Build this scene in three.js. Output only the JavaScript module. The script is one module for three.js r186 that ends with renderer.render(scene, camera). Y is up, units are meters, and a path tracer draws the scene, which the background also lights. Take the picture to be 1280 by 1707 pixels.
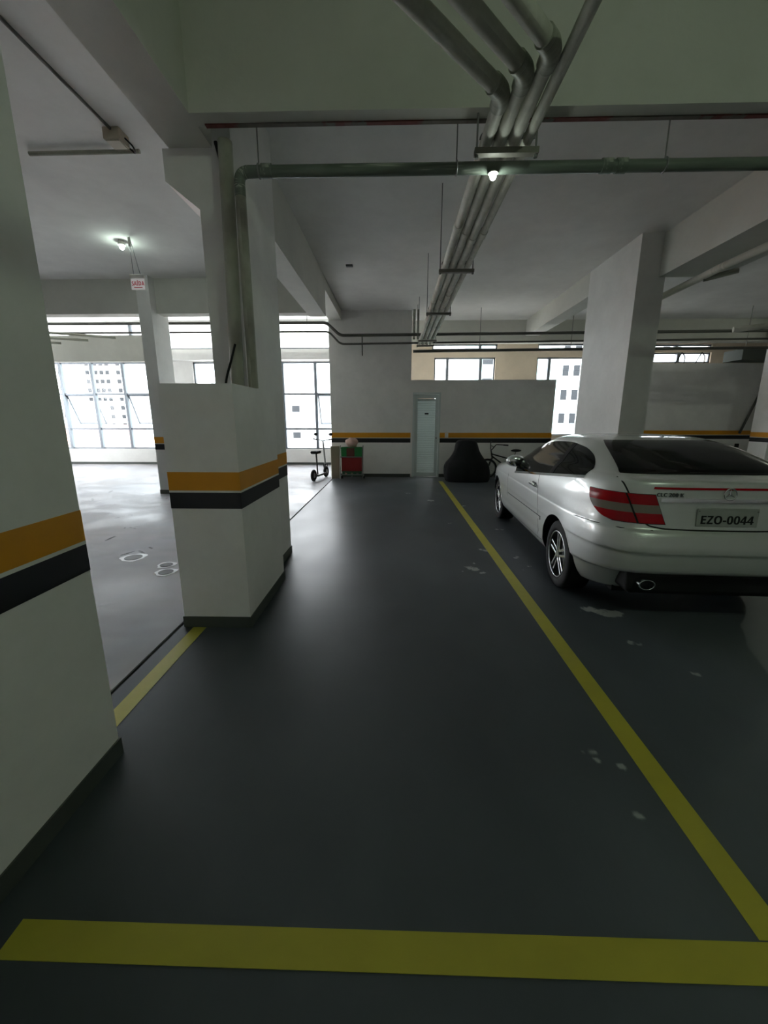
import * as THREE from 'three';
import { mergeGeometries, mergeVertices, toCreasedNormals } from 'three/addons/utils/BufferGeometryUtils.js';
import { RoundedBoxGeometry } from 'three/addons/geometries/RoundedBoxGeometry.js';
import { TextGeometry } from 'three/addons/geometries/TextGeometry.js';
import { FontLoader } from 'three/addons/loaders/FontLoader.js';
import { Brush, Evaluator, SUBTRACTION } from 'three-bvh-csg';

// ---------------------------------------------------------------- camera, sky, exposure
const scene = new THREE.Scene();
const F = 680, EYE = 1.55;
const camera = new THREE.PerspectiveCamera(2 * Math.atan(853.5 / F) * 180 / Math.PI, 1280 / 1707, 0.05, 400);
camera.rotation.order = 'YXZ';
camera.position.set(0, EYE, 0);
camera.rotation.set(-12.881 * Math.PI / 180, 1.478 * Math.PI / 180, 0);
scene.background = new THREE.Color().setRGB(3.15, 3.27, 3.38);   // bright overcast
const renderer = new THREE.WebGLRenderer();
renderer.toneMapping = THREE.LinearToneMapping;
renderer.toneMappingExposure = 3.3;
renderer.shadowMap.enabled = true;

// ---------------------------------------------------------------- random, noise, textures
let seed = 12345;
const rnd = () => { seed = (seed * 1664525 + 1013904223) >>> 0; return seed / 4294967296; };
const lerp = (a, b, t) => a + (b - a) * t, clamp = (x, a = 0, b = 1) => Math.min(b, Math.max(a, x));
const smooth = (a, b, x) => { const t = clamp((x - a) / (b - a)); return t * t * (3 - 2 * t); };
function lattice(n) { const a = new Float32Array(n * n); for (let i = 0; i < n * n; i++) a[i] = rnd(); return a; }
function valueNoise(n) {                       // tileable, period 1
  const a = lattice(n);
  return (u, v) => {
    u = (u - Math.floor(u)) * n; v = (v - Math.floor(v)) * n;
    const i = Math.floor(u), j = Math.floor(v); let f = u - i, g = v - j;
    f = f * f * (3 - 2 * f); g = g * g * (3 - 2 * g);
    const i1 = (i + 1) % n, j1 = (j + 1) % n, i0 = i % n, j0 = j % n;
    return lerp(lerp(a[j0 * n + i0], a[j0 * n + i1], f), lerp(a[j1 * n + i0], a[j1 * n + i1], f), g);
  };
}
function fbm(ns) { const o = ns.map((n) => valueNoise(n)); return (u, v) => { let s = 0, k = 0, w = 1; for (const f of o) { s += w * f(u, v); k += w; w *= 0.6; } return s / k; }; }
function tex(w, h, fn, srgb, repeat) {
  const d = new Uint8Array(w * h * 4);
  for (let j = 0; j < h; j++) for (let i = 0; i < w; i++) {
    const c = fn((i + 0.5) / w, (j + 0.5) / h), k = (j * w + i) * 4;
    d[k] = clamp(c[0], 0, 255); d[k + 1] = clamp(c[1], 0, 255); d[k + 2] = clamp(c[2], 0, 255); d[k + 3] = 255;
  }
  const t = new THREE.DataTexture(d, w, h, THREE.RGBAFormat);
  t.wrapS = t.wrapT = THREE.RepeatWrapping; t.magFilter = THREE.LinearFilter; t.minFilter = THREE.LinearFilter;
  if (srgb) t.colorSpace = THREE.SRGBColorSpace;
  if (repeat) t.repeat.set(repeat, repeat);
  t.needsUpdate = true; return t;
}
const grey = (x) => [x, x, x];

const nA = fbm([4, 9, 23, 61]), nB = fbm([6, 17, 43, 120]), nC = fbm([16, 50, 128]);
const wallMap = tex(512, 512, (u, v) => { const a = nA(u, v), b = nC(u, v); const s = 236 + (a - 0.5) * 16 + (b - 0.5) * 9; return [s, s - 1, s - 5]; }, true, 1 / 3);
const wallBump = tex(512, 512, (u, v) => grey(128 + (nC(u, v) - 0.5) * 120), false, 1 / 1.2);
const ceilMap = tex(512, 512, (u, v) => { const a = nB(u, v), b = nA(u + 0.37, v); const s = 238 + (a - 0.5) * 20 + (b - 0.5) * 14; return [s, s, s - 4]; }, true, 1 / 4);

// scuffs: flaked paint on the bay floor, [x, z, size]
const scuffs = [[0.84, -4.12, .16], [0.74, -4.02, .1], [0.92, -3.98, .09], [0.87, -4.28, .1], [0.64, -7.8, .16], [0.72, -7.7, .1], [1.53, -5.7, .11], [0.93, -1.66, .06], [0.955, -1.62, .05], [1.04, -1.585, .035], [1.6, -3.15, .16], [1.78, -3.12, .14], [0.8, -6.2, .14], [0.88, -6.05, .09], [1.12, -4.75, .16], [1.36, -4.5, .13], [1.34, -4.1, .1], [1.45, -4.2, .07], [1.23, -1.6, .025], [0.98, -1.35, .04], [1.72, -2.65, .08], [1.3, -7.3, .14], [1.42, -7.15, .12], [0.3, -8.6, .14], [-.2, -8.3, .08], [1.9, -2.3, .06]];
const FX0 = -1.62, FX1 = 12, FZ0 = 7, FZ1 = -14.1;         // bay floor rectangle
const nF1 = fbm([3, 7, 15, 33, 80]), nF2 = fbm([5, 12, 31]), nF3 = fbm([24, 64, 160]);
const floorMap = tex(2048, 2048, (u, v) => {
  const x = lerp(FX0, FX1, u), z = lerp(FZ0, FZ1, v);
  const a = nF1(u, v) - 0.5, b = nF2(u + 0.2, v) - 0.5, c = nF3(u, v) - 0.5;
  let s = 82 + a * 64 + b * 34 + c * 14, r = s - 6, g = s, bl = s + 5;
  for (const [sx, sz, q] of scuffs) {
    const dx = (x - sx) / q, dz = (z - sz) / (q * 0.75), d2 = dx * dx + dz * dz;
    if (d2 < 1.6) {
      const m = nF3(u * 5.3 + sx, v * 5.3 + sz) * 0.7 + nF2(u * 9, v * 9) * 0.3 - 0.30 * d2;
      const k = 0.85 * smooth(0.47, 0.55, m); r = lerp(r, 176, k); g = lerp(g, 176, k); bl = lerp(bl, 172, k);
    }
  }
  return [r, g, bl];
}, true);
const floorRough = tex(1024, 1024, (u, v) => grey(255 * clamp(0.47 + (nF1(u + 0.5, v) - 0.5) * 0.4 + (nF2(u, v + 0.3) - 0.5) * 0.18 + (nF3(u, v) - 0.5) * 0.06, 0.34, 0.8)), false);
const floorBump = tex(1024, 1024, (u, v) => grey(128 + (nF2(u, v) - 0.5) * 90 + (nF3(u, v) - 0.5) * 50), false, 1);
const nG1 = fbm([3, 8, 21, 55]), nG2 = fbm([9, 30, 90]);
const marks = []; for (let i = 0; i < 60; i++) marks.push([-6.2 + rnd() * 3.6, -4.2 - rnd() * 4.5, 0.05 + rnd() * 0.12, rnd() * 3.14]);
const aisleMap = tex(1024, 2048, (u, v) => {
  const x = lerp(-12.5, FX0, u), z = lerp(FZ0, FZ1, v);
  const streak = nG1(u * 1.0 + v * 0.35, v * 3) - 0.5, a = nG2(u, v) - 0.5, hue = (nG1(u * 1.6 + 0.3, v * 2 + 0.6) - 0.5) * 44;
  let s = 128 + streak * 190 + a * 30, k = 0;
  for (const [mx, mz, q, t] of marks) {
    const dx = x - mx, dz = z - mz, c = Math.cos(t), n = Math.sin(t), p = (dx * c + dz * n) / q, w = (-dx * n + dz * c) / (q * 0.16);
    if (p * p + w * w < 1) k = Math.max(k, smooth(0.42, 0.55, nG2(u * 4, v * 4)));
  }
  s = lerp(s, 62, k);
  return [s + hue * 0.5, s, s + 4 - hue * 0.5];
}, true);
const aisleRough = tex(512, 1024, (u, v) => grey(255 * clamp(0.46 + (nG1(u + v * 0.35, v * 3) - 0.5) * 0.9 + (nG2(u, v) - 0.5) * 0.1, 0.22, 0.9)), false);
const paintWear = (r, g, b) => tex(256, 512, (u, v) => { const m = nG2(u * 0.5, v), q = nG1(u, v * 2) - 0.5; const k = smooth(0.93, 0.96, m); const s = 1 + q * 0.16; return [lerp(r * s, 95, k), lerp(g * s, 95, k), lerp(b * s, 85, k)]; }, true, 0.5);
const lineMap = paintWear(176, 168, 50);
const pipeMap = tex(256, 256, (u, v) => { const a = nA(u, v), b = nC(u, v); const s = 205 + (a - 0.5) * 50 + (b - 0.5) * 20; return [s, s - 1, s - 14]; }, true, 1);
const hydrantMap = tex(256, 256, (u, v) => { const k = smooth(0.60, 0.68, nB(u * 0.7, v)); const s = (nC(u, v) - 0.5) * 24; return [lerp(112, 176, k) + s, lerp(122, 182, k) + s, lerp(112, 168, k) + s]; }, true, 1);
const rustMap = tex(512, 64, (u, v) => { const k = smooth(0.52, 0.6, nA(u * 2, v * 0.5)); const s = (nC(u, v) - 0.5) * 50; return [lerp(116, 120, k) + s, lerp(110, 66, k) + s, lerp(100, 60, k) + s]; }, true, 0.4);
const clothBump = tex(256, 256, (u, v) => grey(128 + (nA(u, v) - 0.5) * 160), false, 2);

// ---------------------------------------------------------------- materials
const std = (color, roughness = 0.7, extra = {}) => new THREE.MeshStandardMaterial({ color, roughness, ...extra });
const phys = (color, roughness, extra = {}) => new THREE.MeshPhysicalMaterial({ color, roughness, ...extra });
const M = {
  wall: std(0xffffff, 0.62, { map: wallMap, bumpMap: wallBump, bumpScale: 0.0012 }),
  wallBeige: std(0xf3e4cf, 0.7, { map: wallMap, bumpMap: wallBump, bumpScale: 0.0012 }),
  ceil: std(0xffffff, 0.85, { map: ceilMap }),
  concrete: std(0xe6e6e0, 0.8, { map: ceilMap, bumpMap: wallBump, bumpScale: 0.003 }),
  floor: phys(0xffffff, 1, { specularIntensity: 0.7, map: floorMap, roughnessMap: floorRough, bumpMap: floorBump, bumpScale: 0.005 }),
  aisle: phys(0xffffff, 1, { specularIntensity: 0.45, map: aisleMap, roughnessMap: aisleRough, bumpMap: floorBump, bumpScale: 0.006 }),
  joint: std(0x161616, 0.9),
  line: std(0xffffff, 0.5, { map: lineMap }),
  yellow: std(0xeda205, 0.5, { map: wallMap }), black: std(0x101117, 0.45), white: std(0xe8e6de, 0.5), skirt: std(0x4b504b, 0.5),
  pvc: std(0xffffff, 0.65, { map: pipeMap }), pvcGrey: std(0xd2d5cf, 0.5, { map: pipeMap }), hydrant: std(0xffffff, 0.5, { map: hydrantMap }),
  darkPipe: std(0x55564f, 0.5), rust: std(0xffffff, 0.8, { map: rustMap }),
  steel: std(0x8f918e, 0.4, { metalness: 0.8 }), bracket: std(0x86837a, 0.6, { metalness: 0.2 }),
  alu: std(0x7c838a, 0.45, { metalness: 0.35 }),
  glass: phys(0xffffff, 0.0, { transmission: 1, thickness: 0, ior: 1.45 }),
  frost: phys(0xffffff, 0.95, { transmission: 0.75, thickness: 0 }),
  doorPaint: std(0xcfd8d6, 0.45), rubber: std(0x0f0f10, 0.75), plastic: std(0x141516, 0.5), cloth: std(0x0d0f14, 0.85, { bumpMap: clothBump, bumpScale: 0.01 }),
  chrome: std(0xe4e6e8, 0.12, { metalness: 1 }),
};
const FONT = await new FontLoader().loadAsync('fonts/droid/droid_sans_bold.typeface.json');

// ---------------------------------------------------------------- helpers
const used = new Map();
function numbered(n) { const k = used.get(n) ?? 0; used.set(n, k + 1); return k ? n + '_' + String(k).padStart(3, '0') : n; }
function metric(g) {                           // uv in metres, by the way each face points
  if (g.index) g = g.toNonIndexed();
  if (!g.attributes.normal) g.computeVertexNormals();
  const p = g.attributes.position, n = g.attributes.normal, uv = new Float32Array(p.count * 2);
  for (let i = 0; i < p.count; i++) {
    const ax = Math.abs(n.getX(i)), ay = Math.abs(n.getY(i)), az = Math.abs(n.getZ(i));
    const [a, b] = ay >= ax && ay >= az ? [p.getX(i), p.getZ(i)] : ax >= az ? [p.getZ(i), p.getY(i)] : [p.getX(i), p.getY(i)];
    uv[2 * i] = a; uv[2 * i + 1] = b;
  }
  g.setAttribute('uv', new THREE.BufferAttribute(uv, 2)); return g;
}
const box = (x0, x1, y0, y1, z0, z1) => { const g = new THREE.BoxGeometry(Math.abs(x1 - x0), Math.abs(y1 - y0), Math.abs(z1 - z0)); g.translate((x0 + x1) / 2, (y0 + y1) / 2, (z0 + z1) / 2); return metric(g); };
const rbox = (w, h, d, r, x = 0, y = 0, z = 0, seg = 2) => { const g = new RoundedBoxGeometry(w, h, d, seg, r); g.translate(x, y, z); return g; };
const cyl = (r0, r1, h, seg = 24) => new THREE.CylinderGeometry(r0, r1, h, seg);
const V = (x, y, z) => new THREE.Vector3(x, y, z);
const merge = (list) => mergeGeometries(list.map((g) => { g = g.index ? g.toNonIndexed() : g; for (const k of Object.keys(g.attributes)) if (!['position', 'normal', 'uv'].includes(k)) g.deleteAttribute(k); return g; }));
function rod(a, b, r, seg = 12) {              // capped straight tube with uv along its length in metres
  const d = b.clone().sub(a), L = d.length(), g = cyl(r, r, L, seg);
  const uv = g.attributes.uv; for (let i = 0; i < uv.count; i++) uv.setXY(i, uv.getX(i) * 2 * Math.PI * r, uv.getY(i) * L);
  g.applyQuaternion(new THREE.Quaternion().setFromUnitVectors(V(0, 1, 0), d.normalize())); g.translate((a.x + b.x) / 2, (a.y + b.y) / 2, (a.z + b.z) / 2); return g;
}
function bentPipe(pts, r, bend = 0.08, seg = 16) { // straight runs joined by round elbows
  const path = new THREE.CurvePath(); let prev = pts[0];
  for (let i = 1; i < pts.length; i++) {
    const p = pts[i];
    if (i < pts.length - 1) {
      const a = p.clone().add(prev.clone().sub(p).setLength(bend)), b = p.clone().add(pts[i + 1].clone().sub(p).setLength(bend));
      path.add(new THREE.LineCurve3(prev, a)); path.add(new THREE.QuadraticBezierCurve3(a, p, b)); prev = b;
    } else path.add(new THREE.LineCurve3(prev, p));
  }
  const L = path.getLength(), parts = [];
  for (const c of path.curves) { const n = c.isLineCurve3 ? 1 : 8; parts.push(new THREE.TubeGeometry(c, n, r, seg, false)); }
  for (const g of parts) { const uv = g.attributes.uv; for (let i = 0; i < uv.count; i++) uv.setXY(i, uv.getX(i) * 1.2, uv.getY(i) * 0.3); }
  const cap = (p, q) => { const g = new THREE.CircleGeometry(r, seg); g.applyQuaternion(new THREE.Quaternion().setFromUnitVectors(V(0, 0, 1), p.clone().sub(q).normalize())); g.translate(p.x, p.y, p.z); return g; };
  parts.push(cap(pts[0], pts[1]), cap(pts[pts.length - 1], pts[pts.length - 2]));
  return merge(parts);
}
function mesh(name, geo, mat, parent) { const m = new THREE.Mesh(geo, mat); m.name = parent && parent !== scene ? name : numbered(name); m.castShadow = m.receiveShadow = true; (parent ?? scene).add(m); return m; }
function tag(o, label, category, group, kind) { o.userData.label = label; if (category) o.userData.category = category; if (group) o.userData.group = group; if (kind) o.userData.kind = kind; return o; }
function thing(name, label, category, [x, y, z] = [0, 0, 0], turn = 0, group, kind) { const g = new THREE.Group(); g.name = numbered(name); g.position.set(x, y, z); g.rotation.y = turn; scene.add(g); return tag(g, label, category, group, kind); }
const structure = (name, geo, mat, label, category) => tag(mesh(name, geo, mat, scene), label, category, undefined, 'structure');
const structGroup = (name, label, category) => thing(name, label, category, [0, 0, 0], 0, undefined, 'structure');

// ---------------------------------------------------------------- floor
const CEIL = 4.2, ZB = -14.1, ZP = -11.1;
{
  const floor = structGroup('floor', 'dark grey glossy painted garage floor with yellow parking lines', 'floor');
  const rectUV = (g, x0, x1, z0, z1) => { const p = g.attributes.position, uv = g.attributes.uv; for (let i = 0; i < p.count; i++) uv.setXY(i, (p.getX(i) - x0) / (x1 - x0), (p.getZ(i) - z0) / (z1 - z0)); return g; };
  tag(mesh('bay_slab', rectUV(box(FX0, FX1, -0.3, 0, FZ1 - 0.3, FZ0), FX0, FX1, FZ0, FZ1), M.floor, floor), 'dark grey painted slab of the parking bays');
  tag(mesh('aisle_slab', rectUV(box(-12.5, FX0 - 0.03, -0.3, 0, FZ1 - 0.3, FZ0), -12.5, FX0, FZ0, FZ1), M.aisle, floor), 'paler worn slab of the aisle by the windows');
  mesh('joint_filler', box(FX0 - 0.03, FX0, -0.3, -0.012, FZ1, FZ0), M.joint, floor);
  mesh('parking_line', box(1.12, 1.225, 0, 0.0015, -0.95, -10.3), M.line, floor);
  mesh('parking_line', box(-1.17, 3.8, 0, 0.0018, -0.845, -0.945), M.line, floor);
  mesh('parking_line', box(-1.525, -1.425, 0, 0.0015, -0.3, -2.8), M.line, floor);
}
// ---------------------------------------------------------------- ceilings
{
  const c = structGroup('ceiling', 'flat white painted concrete ceiling of the garage', 'ceiling');
  mesh('slab', box(-12.6, 12.2, CEIL, CEIL + 0.2, -8.75, 7.2), M.ceil, c);
  mesh('slab', box(-1.5, 12.2, CEIL, CEIL + 0.2, ZB - 0.3, -8.75), M.ceil, c);
  mesh('raised_slab', box(-12.6, -1.5, 4.66, 4.86, ZB - 0.3, -8.55), M.ceil, c);
}
// ---------------------------------------------------------------- outer walls with openings
function wallWithHoles(x0, x1, y0, y1, zf, zb, holes) {     // wall in the xy plane; holes [x0,x1,y0,y1]
  const s = new THREE.Shape([new THREE.Vector2(x0, y0), new THREE.Vector2(x1, y0), new THREE.Vector2(x1, y1), new THREE.Vector2(x0, y1)]);
  for (const [a, b, c, d] of holes) s.holes.push(new THREE.Path([new THREE.Vector2(a, c), new THREE.Vector2(a, d), new THREE.Vector2(b, d), new THREE.Vector2(b, c)]));
  const g = new THREE.ExtrudeGeometry(s, { depth: zf - zb, bevelEnabled: false }); g.translate(0, 0, zb); return metric(g);
}
const SILL = 0.53, HEAD = 3.38;
const W1 = [-12.34, -8.06, SILL, HEAD], W2 = [-6.72, -1.55, SILL, HEAD], C1 = [-12.3, -1.6, 3.78, 4.6];
const W3 = [1.28, 3.26, 1.0, 3.49], W4 = [4.6, 6.15, 1.0, 3.49], C3 = [1.2, 3.3, 3.73, 3.90], C4 = [4.6, 6.2, 3.73, 3.90], C5 = [8.1, 10.1, 3.72, 3.86], W5 = [8.1, 10.1, 3.3, 3.62];
structure('wall_back', wallWithHoles(-12.6, -1.5, 0, 4.66, ZB, ZB - 0.25, [W1, W2, C1]), M.wall, 'white outer wall under and around the large gridded windows', 'wall');
structure('wall_back', wallWithHoles(-1.5, 12.2, 0, CEIL, ZB, ZB - 0.25, [W3, W4, W5, C3, C4, C5]), M.wallBeige, 'beige outer wall behind the storage partition', 'wall');
const LW = [[-13.6, -9.4]];
structure('wall_left', (() => { const g = wallWithHoles(ZB - 0.25, 7.2, 0, 4.66, 0, -0.25, LW.map(([a, b]) => [a, b, SILL, HEAD])); g.rotateY(-Math.PI / 2); g.translate(-12.75, 0, 0); return metric(g.deleteAttribute('uv')); })(), M.wall, 'white side wall of the aisle', 'wall');
structure('wall_right', box(12, 12.3, 0, CEIL, ZB - 0.25, 7.2), M.wall, 'white side wall beyond the parked car', 'wall');
structure('wall_front', box(-12.6, 12.2, 0, CEIL, 7, 7.25), M.wall, 'white wall closing the garage behind the viewer', 'wall');
structure('wall_upper', box(-1.5, -1.35, CEIL, 4.86, ZB - 0.25, -8.55), M.wall, 'white upstand beside the raised ceiling', 'wall');
structure('baseboard_back', merge([box(-12.5, -1.7, 0, 0.075, ZB + 0.015, ZB - 0.005)]), M.skirt, 'dark grey painted skirting under the gridded windows', 'baseboard');

// ---------------------------------------------------------------- windows
function windowUnit(n, [x0, x1, y0, y1], xs, ys, label, open = [], frostMat) {
  const w = structGroup('window_' + n, label, 'window');
  const z0 = ZB - 0.06, z1 = ZB - 0.14, f = 0.045;
  mesh('frame', merge([box(x0, x1, y0, y0 + f, z0, z1), box(x0, x1, y1 - f, y1, z0, z1), box(x0, x0 + f, y0, y1, z0, z1), box(x1 - f, x1, y0, y1, z0, z1)]), M.alu, w);
  for (const x of xs) mesh('mullion', box(x - 0.045, x + 0.045, y0, y1, z0 + 0.03, z1), M.alu, w);
  for (const y of ys) mesh('transom', box(x0, x1, y - 0.03, y + 0.03, z0 + 0.01, z1), M.alu, w);
  const X = [x0, ...xs, x1], Y = [y0, ...ys, y1];
  for (let i = 0; i + 1 < X.length; i++) for (let j = 0; j + 1 < Y.length; j++) {
    const a = X[i] + 0.02, b = X[i + 1] - 0.02, c = Y[j] + 0.02, d = Y[j + 1] - 0.02;
    if (open.some(([p, q]) => p === i && q === j)) {
      const s = new THREE.Group(); s.name = 'awning_sash'; s.position.set((a + b) / 2, d, ZB - 0.1); s.rotation.x = 0.42; w.add(s);
      const W = b - a - 0.06, H = d - c - 0.05, t = 0.04;
      mesh('sash_frame', merge([box(-W / 2, W / 2, -t, 0, -0.02, 0.02), box(-W / 2, W / 2, -H, -H + t, -0.02, 0.02), box(-W / 2, -W / 2 + t, -H, 0, -0.02, 0.02), box(W / 2 - t, W / 2, -H, 0, -0.02, 0.02)]), M.alu, s);
      mesh('pane', box(-W / 2, W / 2, -H, 0, -0.002, 0.002), M.glass, s);
    } else { const p = new THREE.PlaneGeometry(b - a, d - c); p.translate((a + b) / 2, (c + d) / 2, ZB - 0.1); mesh('pane', p, frostMat ?? M.glass, w); }
  }
  return w;
}
windowUnit(1, W1, [-11.27, -10.2, -9.13], [1.21, 2.36], 'large gridded aluminium window seen left of the striped far column', [[1, 1], [3, 1]]);
windowUnit(2, W2, [-5.92, -4.84, -3.745, -2.645], [1.21, 2.36], 'large gridded aluminium window behind the scooter', [[4, 1]]);
windowUnit(3, C1, [-8.7, -5.4], [], 'frosted strip window high above the gridded windows', [], M.frost);
windowUnit(4, W3, [1.71, 2.79], [], 'sliding window above the storage partition with the louvred door');
windowUnit(5, W4, [5.01], [], 'tall window between the storage partition and the broad right column');
windowUnit(6, C3, [2.75], [], 'narrow slit window under the ceiling above the sliding window');
windowUnit(7, C4, [], [], 'narrow slit window under the ceiling left of the broad column');
windowUnit(8, C5, [9.0], [], 'narrow slit window high on the right back wall');
for (const [k, [a, b]] of LW.entries()) {
  const w = structGroup('window_' + (10 + k), 'gridded window in the side wall of the aisle', 'window'), X = [0, 1, 2, 3, 4].map((i) => lerp(a, b, i / 4)), Y = [SILL, 1.21, 2.36, HEAD];
  for (const z of X) mesh('mullion', box(-12.66, -12.57, SILL, HEAD, z - 0.045, z + 0.045), M.alu, w);
  for (const y of Y) mesh('transom', box(-12.64, -12.58, y - 0.03, y + 0.03, a, b), M.alu, w);
  for (let i = 0; i < 4; i++) for (let j = 0; j < 3; j++) { const p = new THREE.PlaneGeometry(b - a >= 0 ? (b - a) / 4 - 0.04 : 1, Y[j + 1] - Y[j] - 0.04); p.rotateY(Math.PI / 2); p.translate(-12.61, (Y[j] + Y[j + 1]) / 2, (X[i] + X[i + 1]) / 2); mesh('pane', p, M.glass, w); }
}
windowUnit(9, W5, [9.1], [], 'low wide window just above the right back partition');

// ---------------------------------------------------------------- columns, beams, partitions
const STR = [[1.055, 1.185, 'yellow'], [1.04, 1.055, 'white'], [0.925, 1.04, 'black']];
function bands(parent, x0, x1, z0, z1, e = 0.002) {          // painted stripes and skirting round a rectangular shaft
  for (const [a, b, m] of STR) mesh(m + '_stripe', box(x0 - e, x1 + e, a, b, z0 + e, z1 - e), M[m], parent);
  mesh('skirting', box(x0 - 0.008, x1 + 0.008, 0, 0.085, z0 + 0.008, z1 - 0.008), M.skirt, parent);
}
function column(x0, x1, y1, z0, z1, label) { const c = structGroup('column', label, 'column'); mesh('shaft', box(x0, x1, 0, y1, z0, z1), M.wall, c); bands(c, x0, x1, z0, z1); return c; }
column(-1.78, -1.29, CEIL, -0.25, -1.6, 'nearest white column with yellow and black bands at left edge');
{
  const c = column(-1.49, -1.22, CEIL, -3.5, -4.6, 'white blade column rising behind the pipes and low casing');
  const s = new THREE.Shape([[-1.735, 3.5], [-1.49, 3.5], [-1.49, 3.1], [-1.735, 3.29]].map((p) => new THREE.Vector2(...p)));
  const g = new THREE.ExtrudeGeometry(s, { depth: 0.9, bevelEnabled: false }); g.translate(0, 0, -4.4); mesh('corbel', metric(g), M.wall, c);
  const p = structGroup('pipe_casing', 'chest-high white boxed casing with bands round the pipe foot', 'casing');
  mesh('casing_body', box(-1.59, -1.085, 0, 1.78, -2.81, -3.77), M.wall, p); bands(p, -1.59, -1.085, -2.81, -3.77, 0.003);
}
column(-4.95, -4.7, 4.6, -8.4, -9.0, 'slim white column with bands in the aisle before the windows');
column(3.61, 4.02, CEIL, -6.82, -8.45, 'broad white column behind the silver car');
column(10.05, 10.5, CEIL, -11.4, -12.0, 'white banded column at the far right edge beyond the car');
{
  const c = structGroup('column', 'wide white banded pier behind the trolley and scooter', 'column');
  mesh('shaft', box(-1.7, 0.42, 0, CEIL, ZP, ZP - 0.6), M.wall, c); bands(c, -1.7, 0.42, ZP, ZP - 0.6);
}
{
  const w = structGroup('wall_partition', 'low white storage partition with bands and an open top', 'wall');
  mesh('panel', merge([box(0.42, 0.47, 0, 2.53, ZP, ZP - 0.14), box(0.47, 1.2, 2.22, 2.53, ZP, ZP - 0.14), box(1.2, 4.15, 0, 2.53, ZP, ZP - 0.14)]), M.wall, w);
  mesh('return_panel', box(4.01, 4.15, 0, 2.53, ZP - 0.14, ZB), M.wall, w);
  bands(w, 1.2, 4.15, ZP, ZP - 0.14);
}
{
  const w = structGroup('wall_right_partition', 'white banded partition beyond the broad column at right', 'wall');
  mesh('panel', box(7.0, 12, 0, 3.2, -13.4, -13.55), M.wall, w); bands(w, 7.0, 12, -13.4, -13.55);
}
const beam = (x0, x1, y0, y1, z0, z1, label, m = M.concrete) => structure('beam', box(x0, x1, y0, y1, z0, z1), m, label, 'beam');
beam(-1.68, -1.36, 3.5, CEIL, 7, -3.5, 'nearest ceiling beam running away above the left columns');
beam(-1.68, -1.36, 3.5, CEIL, -4.6, -8.6, 'ceiling beam running from the pipe column towards the pier');
beam(-1.68, -1.36, 3.98, 4.66, -8.6, ZP, 'short high beam over the stepped pipes before the pier');
beam(-1.36, 12, 3.5, CEIL, -3.15, -3.28, 'deep cross beam over the parking bay above the pipes');
beam(-12.5, -1.68, 3.57, CEIL, -8.6, -8.85, 'cross beam over the aisle above the exit sign');
beam(-12.5, -1.68, 4.2, 4.66, -8.85, -8.95, 'upstand closing the step in the aisle ceiling');
beam(-12.5, -6.45, 3.0, 3.63, -11.0, -11.2, 'low grey beam hanging before the left gridded window');
beam(-8.15, -7.9, 3.5, CEIL, 7, -8.6, 'ceiling beam along the far side of the aisle');
beam(3.93, 4.8, 3.61, CEIL, 7, -6.82, 'wide ceiling beam running to the broad column at right');
beam(3.61, 3.95, 3.78, CEIL, -8.45, -12.2, 'ceiling beam behind the broad column');
beam(0.42, 12, 3.62, CEIL, -12.2, -12.45, 'cross beam high before the back windows');
beam(-12.5, -1.7, 3.4, 3.62, ZB + 0.35, ZB, 'boxed lintel over the gridded windows', M.wall);
mesh('stained_edge', box(-1.3, 12, 3.492, 3.525, -3.25, -3.284), M.rust, scene.children.find((o) => o.userData.label === 'deep cross beam over the parking bay above the pipes'));

// ---------------------------------------------------------------- louvred door
{
  const d = structGroup('door_1', 'pale louvred metal door of the storage room', 'door');
  mesh('door_frame', merge([box(0.47, 0.515, 0, 2.22, ZP + 0.01, ZP - 0.13), box(1.155, 1.2, 0, 2.22, ZP + 0.01, ZP - 0.13), box(0.515, 1.155, 2.17, 2.22, ZP + 0.01, ZP - 0.13)]), M.doorPaint, d);
  const leaf = new THREE.Group(); leaf.name = 'door_leaf'; d.add(leaf);
  mesh('leaf_frame', merge([box(0.52, 0.6, 0.01, 2.165, ZP - 0.03, ZP - 0.07), box(1.07, 1.15, 0.01, 2.165, ZP - 0.03, ZP - 0.07), box(0.6, 1.07, 0.01, 0.12, ZP - 0.03, ZP - 0.07), box(0.6, 1.07, 2.07, 2.165, ZP - 0.03, ZP - 0.07)]), M.doorPaint, leaf);
  const sg = box(-0.24, 0.24, -0.039, 0.039, -0.004, 0.004); sg.rotateX(-0.68);
  for (let k = 0; k < 32; k++) { const s = mesh('slat', sg, M.doorPaint, leaf); s.position.set(0.835, 0.155 + k * 0.0605, ZP - 0.05); }
  mesh('knob', rbox(0.05, 0.03, 0.05, 0.01, 1.11, 1.05, ZP - 0.01), M.steel, d);
  tag(mesh('door_plate', box(0.79, 0.89, 1.66, 1.7, ZP - 0.005, ZP - 0.022), M.plastic, d), 'small dark plate on the louvres');
}
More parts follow.
